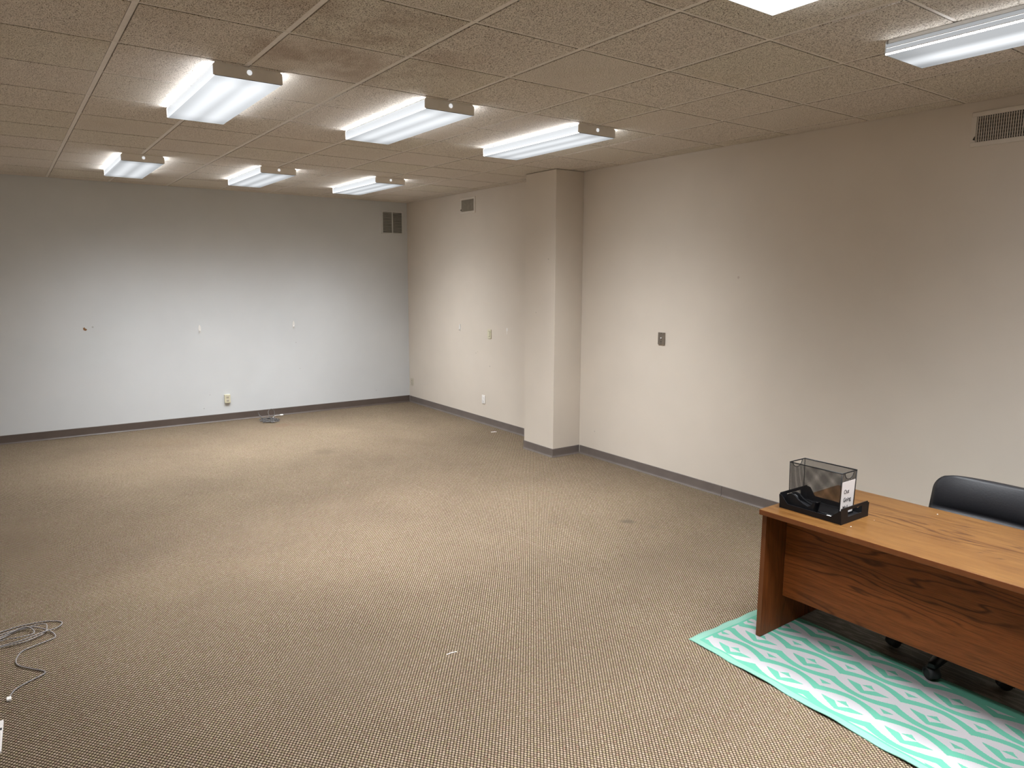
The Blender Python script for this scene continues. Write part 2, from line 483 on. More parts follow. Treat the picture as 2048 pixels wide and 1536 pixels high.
# ------------------------------------------------------------------ setting
bm = B(); box(bm, XB, XF, YR, YL, -0.10, 0.0); struct('floor', bm, M_carpet)
bm = B(); box(bm, XF, XF + 0.12, YR - 0.12, YL + 0.12, 0, HC + 0.12); struct('wall_far', bm, M_wall_cool)
bm = B(); box(bm, XB - 0.12, XF, YR - 0.12, YR, 0, HC + 0.12); struct('wall_right', bm, M_wall_warm)
bm = B(); box(bm, XB - 0.12, XF, YL, YL + 0.12, 0, HC + 0.12); struct('wall_left', bm, M_wall_warm)
bm = B(); box(bm, XB - 0.12, XB, YR, YL, 0, HC + 0.12); struct('wall_back', bm, M_wall_warm)
bm = B(); box(bm, COLX0, COLX1, YR, COLY, 0, HC - 0.004, 0.003, 1); struct('wall_pilaster', bm, M_wall_warm)

# ceiling: tegular tiles hanging a little below the tee grid
bm = B()
box(bm, XB, XF, YR, YL, HC + 0.0085, HC + 0.10, mi=2)  # dark backing paints the shadow lines beside the tees
for k in range(int(math.floor((YR - GY0) / GP)) + 1, int(math.ceil((YL - GY0) / GP))):
    box(bm, XB, XF, GY0 + k * GP - 0.012, GY0 + k * GP + 0.012, HC + 0.0030, HC + 0.012, mi=1)
nx0 = int(math.floor((XB - GX0) / GP)); nx1 = int(math.ceil((XF - GX0) / GP))
ny0 = int(math.floor((YR - GY0) / GP)); ny1 = int(math.ceil((YL - GY0) / GP))
for i in range(nx0 + 1, nx1):
    box(bm, GX0 + i * GP - 0.0070, GX0 + i * GP + 0.0070, YR, YL, HC + 0.0025, HC + 0.012, mi=1)
for i in range(nx0, nx1):
    for k in range(ny0, ny1):
        x0 = max(GX0 + i * GP + 0.0105, XB + 0.006); x1 = min(GX0 + (i + 1) * GP - 0.0105, XF - 0.006)
        y0 = max(GY0 + k * GP + 0.0155, YR + 0.006); y1 = min(GY0 + (k + 1) * GP - 0.0155, YL - 0.006)
        if x1 - x0 < 0.03 or y1 - y0 < 0.03: continue
        box(bm, x0, x1, y0, y1, HC, HC + 0.012)
struct('ceiling', bm, [M_tile, M_tee, M_dark])

# vinyl cove base
def base_run(name, p, q, inward, mat, h=0.100):
    """cove base from p to q (xy), inward = unit normal into the room"""
    bm = B(); n = Vector((inward[0], inward[1], 0))
    prof = [(0.0, 0.0), (0.013, 0.0), (0.0125, 0.004), (0.0065, 0.014), (0.0045, 0.026), (0.004, h - 0.003), (0.0015, h), (0.0, h)]
    a = Vector((p[0], p[1], 0)); d = Vector((q[0] - p[0], q[1] - p[1], 0))
    prism(bm, [a + n * u + Vector((0, 0, z)) for u, z in prof], d)
    return struct(name, bm, mat)
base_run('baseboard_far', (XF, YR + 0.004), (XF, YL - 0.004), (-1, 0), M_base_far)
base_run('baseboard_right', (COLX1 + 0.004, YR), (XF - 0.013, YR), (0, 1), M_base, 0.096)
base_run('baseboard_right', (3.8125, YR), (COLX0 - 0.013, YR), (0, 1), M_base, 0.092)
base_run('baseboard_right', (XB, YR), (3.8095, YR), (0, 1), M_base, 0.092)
base_run('baseboard_pilaster', (COLX0 - 0.004, COLY), (COLX1 + 0.004, COLY), (0, 1), M_base, 0.092)
base_run('baseboard_pilaster', (COLX0, YR + 0.004), (COLX0, COLY + 0.004), (-1, 0), M_base, 0.092)
base_run('baseboard_pilaster', (COLX1, YR + 0.014), (COLX1, COLY), (1, 0), M_base, 0.092)
base_run('baseboard_left', (XB, YL), (XF - 0.013, YL), (0, -1), M_base)

# ------------------------------------------------------------------ ceiling lamps
LX, LY, LZ = 1.22, 0.35, 0.065
def make_lamp(name, lens, label, loc, both=True):
    r = empty(name, loc, label, 'ceiling light', 'surface fluorescent ceiling lights')
    hx, hy = LX / 2, LY / 2
    # shallow pan against the ceiling
    bm = B(); box(bm, -hx + 0.012, hx - 0.012, -hy + 0.012, hy - 0.012, -0.020, 0.0, 0.002, 1)
    obj('housing', bm, M_case, r)
    # wrap-round lens: flat bottom, two sides leaning in a little
    bm = B()
    ys = [(-hy + 0.010, -0.004), (-hy + 0.001, -0.012), (-hy, -LZ + 0.006), (-hy + 0.006, -LZ), (hy - 0.006, -LZ), (hy, -LZ + 0.006), (hy - 0.001, -0.012), (hy - 0.010, -0.004)]
    A = [bm.verts.new((-hx, y, z)) for y, z in ys]; Bv = [bm.verts.new((hx, y, z)) for y, z in ys]
    for i in range(len(ys) - 1): bm.faces.new([A[i], A[i + 1], Bv[i + 1], Bv[i]])
    outward(obj('lens', bm, lens, r))
    # end plates
    for s in ((-1, 1) if both else (1,)):
        bm = B()
        x = s * (hx - 0.004)
        pts = [(x, -hy - 0.001, -LZ + 0.003), (x, hy + 0.001, -LZ + 0.003), (x, hy + 0.001, -0.010), (x, hy - 0.010, 0.0), (x, -hy + 0.010, 0.0), (x, -hy - 0.001, -0.010)]
        prism(bm, pts, (s * 0.004, 0, 0))
        e = obj('end_plate', bm, M_case if s < 0 or True else M_rim, r)
        if s < 0:
            bm = B(); lathe(bm, [(0.013, 0.0), (0.013, -0.002), (0.010, -0.0035)], (x - 0.004, -0.005, -0.026), 'X', 20)
            obj('knockout', bm, M_glow, e)
    # thin bright rim where lens meets end plates
    return r
names_l = [
    ('row_a', 3.98, -1.150, 'large lit ceiling light at the left end of the nearer row of three'),
    ('row_b', 3.98, -2.360, 'lit fluorescent ceiling light in the middle of the nearer row of three'),
    ('row_c', 3.98, -3.575, 'lit fluorescent ceiling light nearest the pilaster, right end of the nearer row of three'),
    ('row_d', 7.31, -1.150, 'small distant ceiling light at the left end of the row by the far wall'),
    ('row_e', 7.31, -2.360, 'distant fluorescent ceiling light in the middle of the row by the far wall'),
    ('row_f', 7.31, -3.575, 'distant fluorescent ceiling light at the right end of the row by the far wall'),
]
lamp0 = make_lamp('ceiling_light', M_lens, names_l[0][3], (names_l[0][1] + LX / 2, names_l[0][2], HC))
for k, (nn, x, y, lab) in enumerate(names_l[1:]):
    copy_tree(lamp0, (x + LX / 2, y, HC), lab)
copy_tree(lamp0, (0.60 + LX / 2, -2.36, HC), 'fluorescent ceiling light cut off by the top edge, only the corner of its lens showing')
def clear_lamp():
    r = empty('ceiling_light', (0.60 + LX / 2, -3.545, HC), 'ceiling light at the upper right with clear lens sides and one glowing tube', 'ceiling light', 'surface fluorescent ceiling lights')
    hx, hy = LX / 2, LY / 2
    bm = B(); box(bm, -hx + 0.008, hx - 0.010, -hy + 0.004, hy - 0.004, -0.018, 0.0, 0.002, 1); obj('housing', bm, M_white, r)
    bm = B()
    ys = [(-hy + 0.004, -0.018), (-hy, -LZ + 0.006), (-hy + 0.006, -LZ), (hy - 0.006, -LZ), (hy, -LZ + 0.006), (hy - 0.004, -0.018)]
    A = [bm.verts.new((-hx + 0.004, y, z)) for y, z in ys]; Bv = [bm.verts.new((hx - 0.004, y, z)) for y, z in ys]
    for i in range(len(ys) - 1): bm.faces.new([A[i], A[i + 1], Bv[i + 1], Bv[i]])
    outward(obj('lens', bm, M_lens1, r))
    for s in (-1, 1):
        bm = B(); x = s * (hx - 0.003)
        prism(bm, [(x, -hy, -LZ), (x, hy, -LZ), (x, hy, -0.014), (x, hy - 0.008, -0.002), (x, -hy + 0.008, -0.002), (x, -hy, -0.014)], (s * 0.003, 0, 0))
        obj('end_plate', bm, M_rim, r)
    for s in (-1, 1):
        for zz in (-LZ + 0.008, -0.036):
            bm = B(); box(bm, -hx + 0.006, hx - 0.006, s * hy - 0.0015, s * hy + 0.0015, zz - 0.0015, zz + 0.0015); obj('lens_rib', bm, M_rim, r)
clear_lamp()
copy_tree(lamp0, (0.60 + LX / 2, -1.15, HC), 'added fluorescent ceiling light above the photographer, outside the picture, lighting the near end')  # extra lamp out of view, added to brighten the near end of the room

# ------------------------------------------------------------------ vents
def register(loc, wdt, hgt, nslat, label, slat_mat, plate=0.045, cross=True):
    """supply register on the right wall, x along the wall; loc = upper left corner seen from the room"""
    x1, z1 = loc; x0 = x1 - wdt; z0 = z1 - hgt; Y = YR
    r = empty('air_register', ((x0 + x1) / 2, Y, (z0 + z1) / 2), label, 'air vent', 'supply registers high on the right wall')
    cx, cz = (x0 + x1) / 2, (z0 + z1) / 2; a, b_ = wdt / 2, hgt / 2
    p = plate * 0.62; d = 0.008
    bm = B()
    box(bm, -a, a, 0.0, d, b_ - p, b_, 0.002, 1); box(bm, -a, a, 0.0, d, -b_, -b_ + p, 0.002, 1)
    box(bm, -a, -a + p, 0.0, d, -b_ + p, b_ - p); box(bm, a - p, a, 0.0, d, -b_ + p, b_ - p)
    obj('frame', bm, M_plate_warm, r)
    bm = B(); box(bm, -a + p, a - p, 0.0005, 0.0015, -b_ + p, b_ - p); obj('recess', bm, M_dark, r)
    ia, ib = a - p, b_ - p
    st = 2 * ia / nslat
    if cross:
        bm = B()
        k = 7
        for i in range(k):
            z = -ib + (i + 0.5) * 2 * ib / k
            prism(bm, [(-ia, 0.0015, z + 0.003), (-ia, 0.0035, z - 0.003), (-ia, 0.004, z - 0.002), (-ia, 0.002, z + 0.004)], (2 * ia, 0, 0))
        obj('rear_louvers', bm, M_slat_rear, r)
    for i in range(nslat):
        x = -ia + (i + 0.5) * st
        bm = B(); prism(bm, [(x - 0.0025, 0.0035, -ib), (x + 0.0015, 0.0035, -ib), (x + 0.0035, 0.0075, -ib), (x - 0.0012, 0.0075, -ib)], (0, 0, 2 * ib))
        obj('slat', bm, slat_mat, r)
    bm = B(); prism(bm, [(ia + 0.002, d, -ib * 0.55), (ia + 0.012, d, -ib * 0.80), (ia + 0.002, d, -ib * 0.86)], (0, 0.007, 0)); obj('damper_lever', bm, M_dark, r)
    return r
register((2.090, 2.868), 0.62, 0.205, 44, 'wide painted supply register with vertical slats at the upper right of the photo', M_slat)
register((8.095, 2.868), 0.352, 0.200, 22, 'small square supply register above the light switch, left of the pilaster', M_slat_reg)

r = empty('return_grille', (XF, -4.709, 2.638), 'grey two-bay return air grille high on the pale far wall beside the corner', 'air vent')
bm = B(); a, b_ = 0.170, 0.165; p = 0.020
box(bm, -0.012, 0, -a, a, b_ - p, b_, 0.002, 1); box(bm, -0.012, 0, -a, a, -b_, -b_ + p, 0.002, 1)
box(bm, -0.012, 0, -a, -a + p, -b_ + p, b_ - p); box(bm, -0.012, 0, a - p, a, -b_ + p, b_ - p)
box(bm, -0.012, 0, -0.007, 0.007, -b_ + p, b_ - p)
obj('frame', bm, M_grille_far, r)
bm = B(); box(bm, -0.0015, -0.0005, -a + p, a - p, -b_ + p, b_ - p); obj('recess', bm, M_dark, r)
for s in (-1, 1):
    for i in range(14):
        z = -b_ + p + (i + 0.5) * (2 * (b_ - p) / 14)
        ya, yb_ = (0.007, a - p) if s > 0 else (-a + p, -0.007)
        bm = B(); prism(bm, [(-0.002, ya, z + 0.005), (-0.010, ya, z - 0.004), (-0.010, ya, z - 0.0085), (-0.002, ya, z + 0.0005)], (0, yb_ - ya, 0))
        obj('louver', bm, M_slat_far, r)

# ------------------------------------------------------------------ wall plates
def plate_right(name, x, z, label, cat, mat, kind, w_=0.072, h_=0.116, d=0.007, group=None):
    r = empty(name, (x, YR, z), label, cat, group)
    bm = B(); box(bm, -w_ / 2, w_ / 2, 0, d, -h_ / 2, h_ / 2, 0.0035, 2); obj('cover_plate', bm, mat, r)
    if kind == 'outlet':
        for s in (-1, 1):
            bm = B(); box(bm, -0.017, 0.017, d - 0.001, d + 0.002, s * 0.020 - 0.014, s * 0.020 + 0.014, 0.004, 2); q = obj('socket', bm, mat, r)
            bm = B()
            for dx in (-0.006, 0.006): box(bm, dx - 0.0012, dx + 0.0012, d + 0.0015, d + 0.0025, s * 0.020 - 0.004, s * 0.020 + 0.005)
            box(bm, -0.002, 0.002, d + 0.0015, d + 0.0025, s * 0.020 - 0.011, s * 0.020 - 0.007)
            obj('slots', bm, M_dark, q)
    elif kind == 'rocker':
        bm = B(); box(bm, -0.0175, 0.0175, d - 0.001, d + 0.0008, -0.035, 0.035); obj('rocker_gap', bm, M_dark, r)
        bm = B(); box(bm, -0.0155, 0.0155, d - 0.001, d + 0.005, -0.033, 0.033, 0.002, 1); obj('rocker', bm, mat, r)
    elif kind == 'jack':
        bm = B(); lathe(bm, [(0.0105, d), (0.0105, d + 0.006), (0.007, d + 0.009)], (0, 0, 0), 'Y', 20); q = obj('knob', bm, M_chrome, r)
        bm = B(); lathe(bm, [(0.003, d + 0.009), (0.003, d + 0.012)], (0, 0, 0), 'Y', 12); obj('knob_center', bm, M_dark, q)
        bm = B(); lathe(bm, [(0.005, d), (0.005, d + 0.0015)], (0, 0, -0.030), 'Y', 12); obj('port', bm, M_dark, r)
        for s in (-1, 1):
            bm = B(); lathe(bm, [(0.0035, d), (0.0035, d + 0.0015)], (0, 0, s * 0.048), 'Y', 12); obj('screw', bm, M_dark, r)
    return r
plate_right('wall_control_plate', 4.560, 1.312, 'dark metal wall plate with a small chrome knob right of the pilaster', 'wall plate', M_steel, 'jack', 0.082, 0.112, 0.012)
plate_right('light_switch', 7.420, 1.166, 'ivory rocker light switch on the beige wall left of the pilaster', 'light switch', M_ivory, 'rocker', 0.076, 0.116, 0.010)
plate_right('wall_outlet', 7.555, 0.322, 'white wall outlet low on the beige wall directly below the light switch', 'outlet', M_wplas, 'outlet', 0.074, 0.110, 0.008, 'duplex wall outlets')
plate_right('wall_outlet', 9.515, 0.314, 'cream wall outlet on the beige wall tight against the far corner', 'outlet', M_cream, 'outlet', 0.074, 0.105, 0.008, 'duplex wall outlets')
r = empty('wall_outlet', (XF, -2.307, 0.293), 'ivory surface-mounted outlet low on the pale far wall, left of the cable tangle', 'outlet', 'duplex wall outlets')
bm = B(); box(bm, -0.030, 0, -0.036, 0.036, -0.055, 0.055, 0.004, 2); obj('cover_plate', bm, M_ivory, r)
for s in (-1, 1):
    bm = B(); box(bm, -0.032, -0.029, -0.016, 0.016, s * 0.021 - 0.014, s * 0.021 + 0.014, 0.003, 2); q = obj('socket', bm, M_cream, r)
    bm = B()
    for dy in (-0.006, 0.006): box(bm, -0.0328, -0.0318, dy - 0.0015, dy + 0.0015, s * 0.021 - 0.004, s * 0.021 + 0.006)
    box(bm, -0.0328, -0.0318, -0.002, 0.002, s * 0.021 - 0.011, s * 0.021 - 0.007)
    obj('slots', bm, M_dark, q)

# wall hooks and chips
def hook(loc, normal, label, h=0.100):
    """stick-on hook, normal 'x' = on the far wall, 'y' = on the right wall"""
    r = empty('wall_hook', loc, label, 'wall hook', 'stick-on wall hooks')
    if normal == 'y': r.rotation_euler = (0, 0, -math.pi / 2)
    bm = B(); pts = []
    for k in range(16):
        a = 2 * math.pi * k / 16
        pts.append((0.0, math.cos(a) * 0.0150, math.sin(a) * h / 2))
    prism(bm, pts, (-0.005, 0, 0)); obj('backing', bm, M_wplas, r)
    bm = B()
    path = catmull([(-0.004, 0, -0.012), (-0.010, 0, -0.026), (-0.018, 0, -0.031), (-0.022, 0, -0.024)], 4)
    tube(bm, path, 0.0042, 8); obj('prong', bm, M_wplas, r)
    return r
hook((XF, -2.022, 1.208), 'x', 'white wall hook on the far wall, the one left of centre above the ivory outlet')
hook((XF, -3.215, 1.222), 'x', 'white wall hook on the far wall, the one nearer the corner')
hook((8.130, YR, 1.205), 'y', 'white wall hook on the beige wall beneath the small register')
bm = B(); prism(bm, [(0.006, 0, 0.040), (-0.012, 0, 0.034), (-0.013, 0, 0.004), (-0.003, 0, -0.008), (-0.004, 0, -0.040), (0.004, 0, -0.042), (0.006, 0, -0.005), (0.012, 0, 0.010)], (0, 0.0012, 0))
tag(obj('plaster_chip', bm, M_wplas, None, (7.046, YR, 1.226)), 'small white chip in the beige wall paint between the light switch and the pilaster', 'chip')
bm = B(); prism(bm, [(0, 0.020, 0.012), (0, 0.004, 0.020), (0, -0.004, 0.006), (0, -0.016, 0.000), (0, -0.020, -0.010), (0, -0.004, -0.021), (0, 0.016, -0.012)], (-0.0015, 0, 0))
tag(obj('wall_hole', bm, M_brown, None, (XF, -0.782, 1.250)), 'small torn brown hole in the pale far wall near the left edge', 'hole')

# ------------------------------------------------------------------ cables and scraps on the carpet
def cable_pts(xy, z=0.006): return [(p[0], p[1], (p[2] if len(p) > 2 else z)) for p in xy]
tail = [(3.67, 0.108), (3.735, 0.083), (3.778, 0.03), (3.811, -0.025), (3.842, -0.032), (3.898, 0.013), (3.973, 0.066), (4.043, 0.074), (4.119, 0.048),
        (4.15, -0.006), (4.176, -0.071), (4.202, -0.097), (4.266, -0.081, .010), (4.359, -0.013, .016), (4.373, 0.063, .010), (4.329, 0.137), (4.27, 0.25), (4.20, 0.36),
        (4.13, 0.42), (4.11, 0.36), (4.16, 0.24), (4.218, 0.137, .010), (4.212, 0.041, .012), (4.261, -0.045, .010), (4.307, -0.065, .016), (4.369, -0.055, .018), (4.386, 0.037, .012),
        (4.36, 0.15, .014), (4.30, 0.30, .010), (4.21, 0.45, .012), (4.13, 0.50, .010), (4.13, 0.38, .014), (4.20, 0.22, .012), (4.223, 0.137, .014), (4.226, 0.041, .018), (4.265, -0.05, .018),
        (4.297, -0.114, .012), (4.369, -0.134), (4.423, -0.068), (4.44, 0.036), (4.418, 0.137), (4.36, 0.30), (4.26, 0.46, .014), (4.18, 0.50, .016), (4.20, 0.36, .016), (4.286, 0.137, .014), (4.271, 0.065, .018), (4.283, -0.003, .014), (4.336, -0.002, .018), (4.379, 0.037, .020),
        (4.336, 0.137, .012), (4.25, 0.33, .010), (4.10, 0.55, .006), (3.98, 0.75, .006)]
r = empty('network_cable', (4.1, 0.1, 0), 'thin grey cable lying in loops on the carpet at the left edge', 'cable')
bm = B(); tube(bm, [Vector((p[0] - 4.1, p[1] - 0.1, p[2])) for p in catmull(cable_pts(tail), 6)], 0.0032, 8); obj('cord', bm, M_cable, r)
bm = B(); box(bm, -0.450, -0.424, -0.002, 0.016, 0.001, 0.012, 0.002, 1); obj('plug', bm, M_wplas, r)

r = empty('cable_bundle', (9.28, -2.75, 0), 'tangled bundle of grey cable against the baseboard of the far wall', 'cable')
bm = B(); rnd = random.Random(11); pts = []
for k in range(70):
    a = k * 1.05 + rnd.uniform(-.5, .5)
    rr = rnd.uniform(.45, 1.0)
    pts.append((math.sin(a) * rr * 0.17 + rnd.uniform(-.02, .02), math.cos(a) * rr * 0.115 + rnd.uniform(-.02, .02), 0.008 + rnd.uniform(0, 0.05) * (1.1 - rr)))
tube(bm, catmull(pts, 5), 0.0038, 6)
tube(bm, catmull([(0.05, -0.03, 0.01), (0.17, -0.029, 0.085), (0.18, -0.075, 0.125), (0.17, -0.112, 0.085), (0.12, -0.087, 0.02), (0.0, -0.05, 0.01)], 6), 0.0038, 6)
tube(bm, catmull([(0.02, 0.06, 0.01), (0.15, 0.085, 0.045), (0.17, 0.101, 0.100), (0.16, 0.085, 0.06), (0.05, 0.06, 0.02)], 6), 0.0038, 6)
obj('cord', bm, M_cable2, r)
bm = B(); tube(bm, catmull([(0.10, -0.06, 0.012), (0.26, -0.14, 0.010), (0.285, -0.22, 0.009)], 6), 0.0035, 6); obj('lead', bm, M_wplas, r)
bm = B(); box(bm, 0.272, 0.300, -0.262, -0.220, 0.002, 0.018, 0.003, 1); obj('plug', bm, M_wplas, r)

def scrap(name, x, y, pts, mat, label, cat, z=0.0015, th=0.002, group=None):
    bm = B(); prism(bm, [(p[0], p[1], 0) for p in pts], (0, 0, th)); return tag(obj(name, bm, mat, None, (x, y, z)), label, cat, group)
scrap('paper_scrap', 7.08, -4.78, [(-.02, -.035), (.012, -.028), (.02, .03), (-.006, .04)], M_paper, 'small white scrap on the carpet in front of the right wall baseboard', 'scrap')
scrap('thread', 2.887, -1.697, [(-.004, -.028), (.0, -.028), (.006, .0), (.003, .028), (.0, .028), (.002, .0)], M_paper, 'short white thread lying on the open carpet', 'thread')

r = empty('paper_box', (3.365, 0.28, 0), 'white cardboard corner poking in at the lower left edge', 'box')
bm = B(); box(bm, -0.115, 0.125, -0.148, 0.16, 0.0, 0.012, 0.001, 1)
o = obj('card', bm, M_paper, r)
bm = B(); box(bm, 0.045, 0.062, -0.145, -0.130, 0.012, 0.0128); obj('printed_mark', bm, M_ink, r)
r.rotation_euler = (0, 0, -0.04)

# ------------------------------------------------------------------ rugs
def rug():
    bm = B(); uvl = bm.loops.layers.uv.new('rug_uv')
    x_l, x_r, y_n, y_f = 2.305, 0.25, -2.760, -3.462
    nx, ny = 150, 36
    top = []; bot = []; uvs = {}
    for i in range(nx + 1):
        s = i / nx; x = x_l + (x_r - x_l) * s
        yn = -2.778 + 0.062 * s * 1.7 + 0.0035 * math.sin(x * 17.0) * min(1, s * 8) + 0.0015 * math.sin(x * 41.0)
        yf = y_f + 0.003 * math.sin(x * 9)
        ra, rb = [], []
        for k in range(ny + 1):
            u = (k / ny) ** 1.3
            y = yn + (yf - yn) * u
            dist = yn - y
            lift = (0.5 + 0.5 * math.sin(x * 17.0 + 1.0)) * 0.010 * math.exp(-dist / 0.035) * min(1, s * 8)
            lift += 0.0012 * math.sin(x * 7 + y * 19) ** 2 * min(1.0, dist / .1)
            xx = x + (0.0 if i else 0.003 * math.sin(y * 30))
            ra.append(bm.verts.new((xx, y, 0.0035 + lift))); rb.append(bm.verts.new((xx, y, 0.0005 + lift)))
            uvs[ra[-1]] = uvs[rb[-1]] = (x_l - x, dist)
        top.append(ra); bot.append(rb)
    fs = []
    for i in range(nx):
        for k in range(ny):
            f = bm.faces.new([top[i][k], top[i + 1][k], top[i + 1][k + 1], top[i][k + 1]]); f.smooth = True
            bm.faces.new([bot[i][k], bot[i][k + 1], bot[i + 1][k + 1], bot[i + 1][k]])
    for i in range(nx):
        bm.faces.new([top[i][0], bot[i][0], bot[i + 1][0], top[i + 1][0]]); bm.faces.new([top[i][ny], top[i + 1][ny], bot[i + 1][ny], bot[i][ny]])
    for k in range(ny):
        bm.faces.new([top[0][k], top[0][k + 1], bot[0][k + 1], bot[0][k]]); bm.faces.new([top[nx][k], bot[nx][k], bot[nx][k + 1], top[nx][k + 1]])
    for f in bm.faces:
        for l in f.loops: l[uvl].uv = uvs[l.vert]
    return obj('area_rug', bm, M_rug)
tag(rug(), 'mint green and white diamond patterned woven rug under the front of the desk', 'rug')
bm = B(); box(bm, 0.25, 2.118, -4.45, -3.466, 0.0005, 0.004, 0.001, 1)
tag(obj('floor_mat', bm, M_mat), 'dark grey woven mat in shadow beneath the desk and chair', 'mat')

# ------------------------------------------------------------------ desk
DZ = 0.705
desk = empty('office_desk', (2.112, -3.046, 0.0), 'brown oak-veneer office desk with recessed front panel at the lower right', 'desk', None, math.radians(1.0))
DL, DD = 1.52, 0.740
bm = B(); box(bm, -DL, 0, -DD, 0, DZ - 0.027, DZ, 0.0025, 2)
for f in bm.faces:
    if abs(f.normal.z) < 0.5: f.material_index = 1
obj('desktop', bm, [M_wood, M_edge], desk)
for sx, nm in ((0, 'side_panel'), (1, 'side_panel')):
    x1 = 0.014 if sx == 0 else -DL + 0.030
    bm = B(); box(bm, x1 - 0.026, x1, -DD + 0.03, -0.052, 0.0060, DZ - 0.0285, 0.001, 1)
    for f in bm.faces:
        if f.normal.y > 0.5: f.material_index = 1
    obj(nm, bm, [M_woodv, M_edge], desk)
bm = B(); box(bm, -DL + 0.032, -0.014, -0.250, -0.232, 0.187, DZ - 0.0285, 0.001, 1)
obj('modesty_panel', bm, M_woodp, desk)

# ------------------------------------------------------------------ things on the desk
# letter tray (X: left-right along desk, local origin at its near right bottom corner seen from the camera)
tray = empty('letter_tray', (1.907, -3.279, DZ), 'black plastic letter tray holding the wire basket and tape dispenser', 'tray')
TX, TY = 0.161, 0.118
bm = B()
box(bm, -TX, TX, -TY, TY, 0.001, 0.005, 0.001, 1)                       # floor
obj('tray_floor', bm, M_blk, tray)
# long near side: low in the middle, rising at the ends
def longside(y, d):
    bm = B(); T = 0.004
    pts = [(-TX - .004, 0.0), (-TX - .002, 0.070), (-TX + 0.004, 0.068), (-TX + 0.050, 0.028), (TX - 0.040, 0.028), (TX - 0.008, 0.068), (TX + .006, 0.070), (TX + .004, 0.0)]
    prism(bm, [(px, y + d * 0.004 * (pz / .03), pz) for px, pz in pts], (0, -d * T, 0)); return bm
obj('tray_side', longside(TY, 1), M_blk, tray)
obj('tray_side', longside(-TY, -1), M_blk, tray)
for s in (-1, 1):
    bm = B(); x = s * (TX + 0.004); lean = 0.004; T = -s * 0.004
    H = 0.077
    def P(y, z): return (x + lean * z / H, y, z)
    y0, y1 = -TY - .004, TY + .004
    # frame with a rectangular hand hole
    for (a0, a1, c0, c1) in ((y0, y1, 0.0, 0.030), (y0, -0.062, 0.030, 0.062), (0.062, y1, 0.030, 0.062)):
        prism(bm, [P(a0, c0), P(a1, c0), P(a1, c1), P(a0, c1)], (T, 0, 0))
    prism(bm, [P(y0, 0.062), P(y1, 0.062), P(y1 - 0.006, H), P(y0 + 0.006, H)], (T, 0, 0))
    obj('tray_end', bm, M_blk, tray)

# wire mesh basket
BX0, BX1, BY0, BY1, BZ0, BZ1 = 1.797, 2.078, -3.368, -3.236, DZ + 0.006, 0.930
bk = empty('wire_basket', ((BX0 + BX1) / 2, (BY0 + BY1) / 2, BZ0), 'black wire mesh letter basket with an outgoing mail sign on the desk', 'basket')
ax, ay, bh = (BX1 - BX0) / 2, (BY1 - BY0) / 2, BZ1 - BZ0
tp = 0.96                                                              # slightly narrower at the foot
def BP(u, v_, z):
    k = tp + (1 - tp) * z / bh
    return Vector((u * ax * k, v_ * ay * k, z))
for s in (-1, 1):                                                      # long sides
    bm = B(); q = [bm.verts.new(BP(-1, s, 0)), bm.verts.new(BP(1, s, 0)), bm.verts.new(BP(1, s, bh)), bm.verts.new(BP(-1, s, bh))]; bm.faces.new(q)
    obj('mesh_side', bm, M_mesh, bk)
bm = B(); q = [bm.verts.new(BP(-1, -1, 0.001)), bm.verts.new(BP(1, -1, 0.001)), bm.verts.new(BP(1, 1, 0.001)), bm.verts.new(BP(-1, 1, 0.001))]; bm.faces.new(q)
obj('mesh_floor', bm, M_mesh, bk)
for s in (-1, 1):                                                      # ends with a round hand hole at the rim
    bm = B(); hr = 0.62; hz = 0.155
    arc = [(hr * math.cos(math.pi * k / 12), bh - hz * bh * math.sin(math.pi * k / 12)) for k in range(13)]
    pts = [BP(s, -1, 0), BP(s, 1, 0), BP(s, 1, bh)] + [BP(s, a, z) for a, z in arc] + [BP(s, -1, bh)]
    vs = [bm.verts.new(p) for p in pts]; f = bm.faces.new(vs); bmesh.ops.triangulate(bm, faces=[f])
    obj('mesh_end', bm, M_mesh, bk)
    bm = B(); tube(bm, [BP(s, a, z) for a, z in arc], 0.0018, 6); obj('handle_rim', bm, M_blk, bk)
bm = B(); tube(bm, [BP(-1, -1, bh), BP(1, -1, bh), BP(1, 1, bh), BP(-1, 1, bh)], 0.0030, 8, True); obj('top_rim', bm, M_blk, bk)
bm = B(); tube(bm, [BP(-1, -1, 0.002), BP(1, -1, 0.002), BP(1, 1, 0.002), BP(-1, 1, 0.002)], 0.0020, 8, True); obj('bottom_rim', bm, M_blk, bk)
for u in (-1, 1):
    for v_ in (-1, 1):
        bm = B(); tube(bm, [BP(u, v_, 0), BP(u, v_, bh)], 0.0018, 6); obj('corner_wire', bm, M_blk, bk)
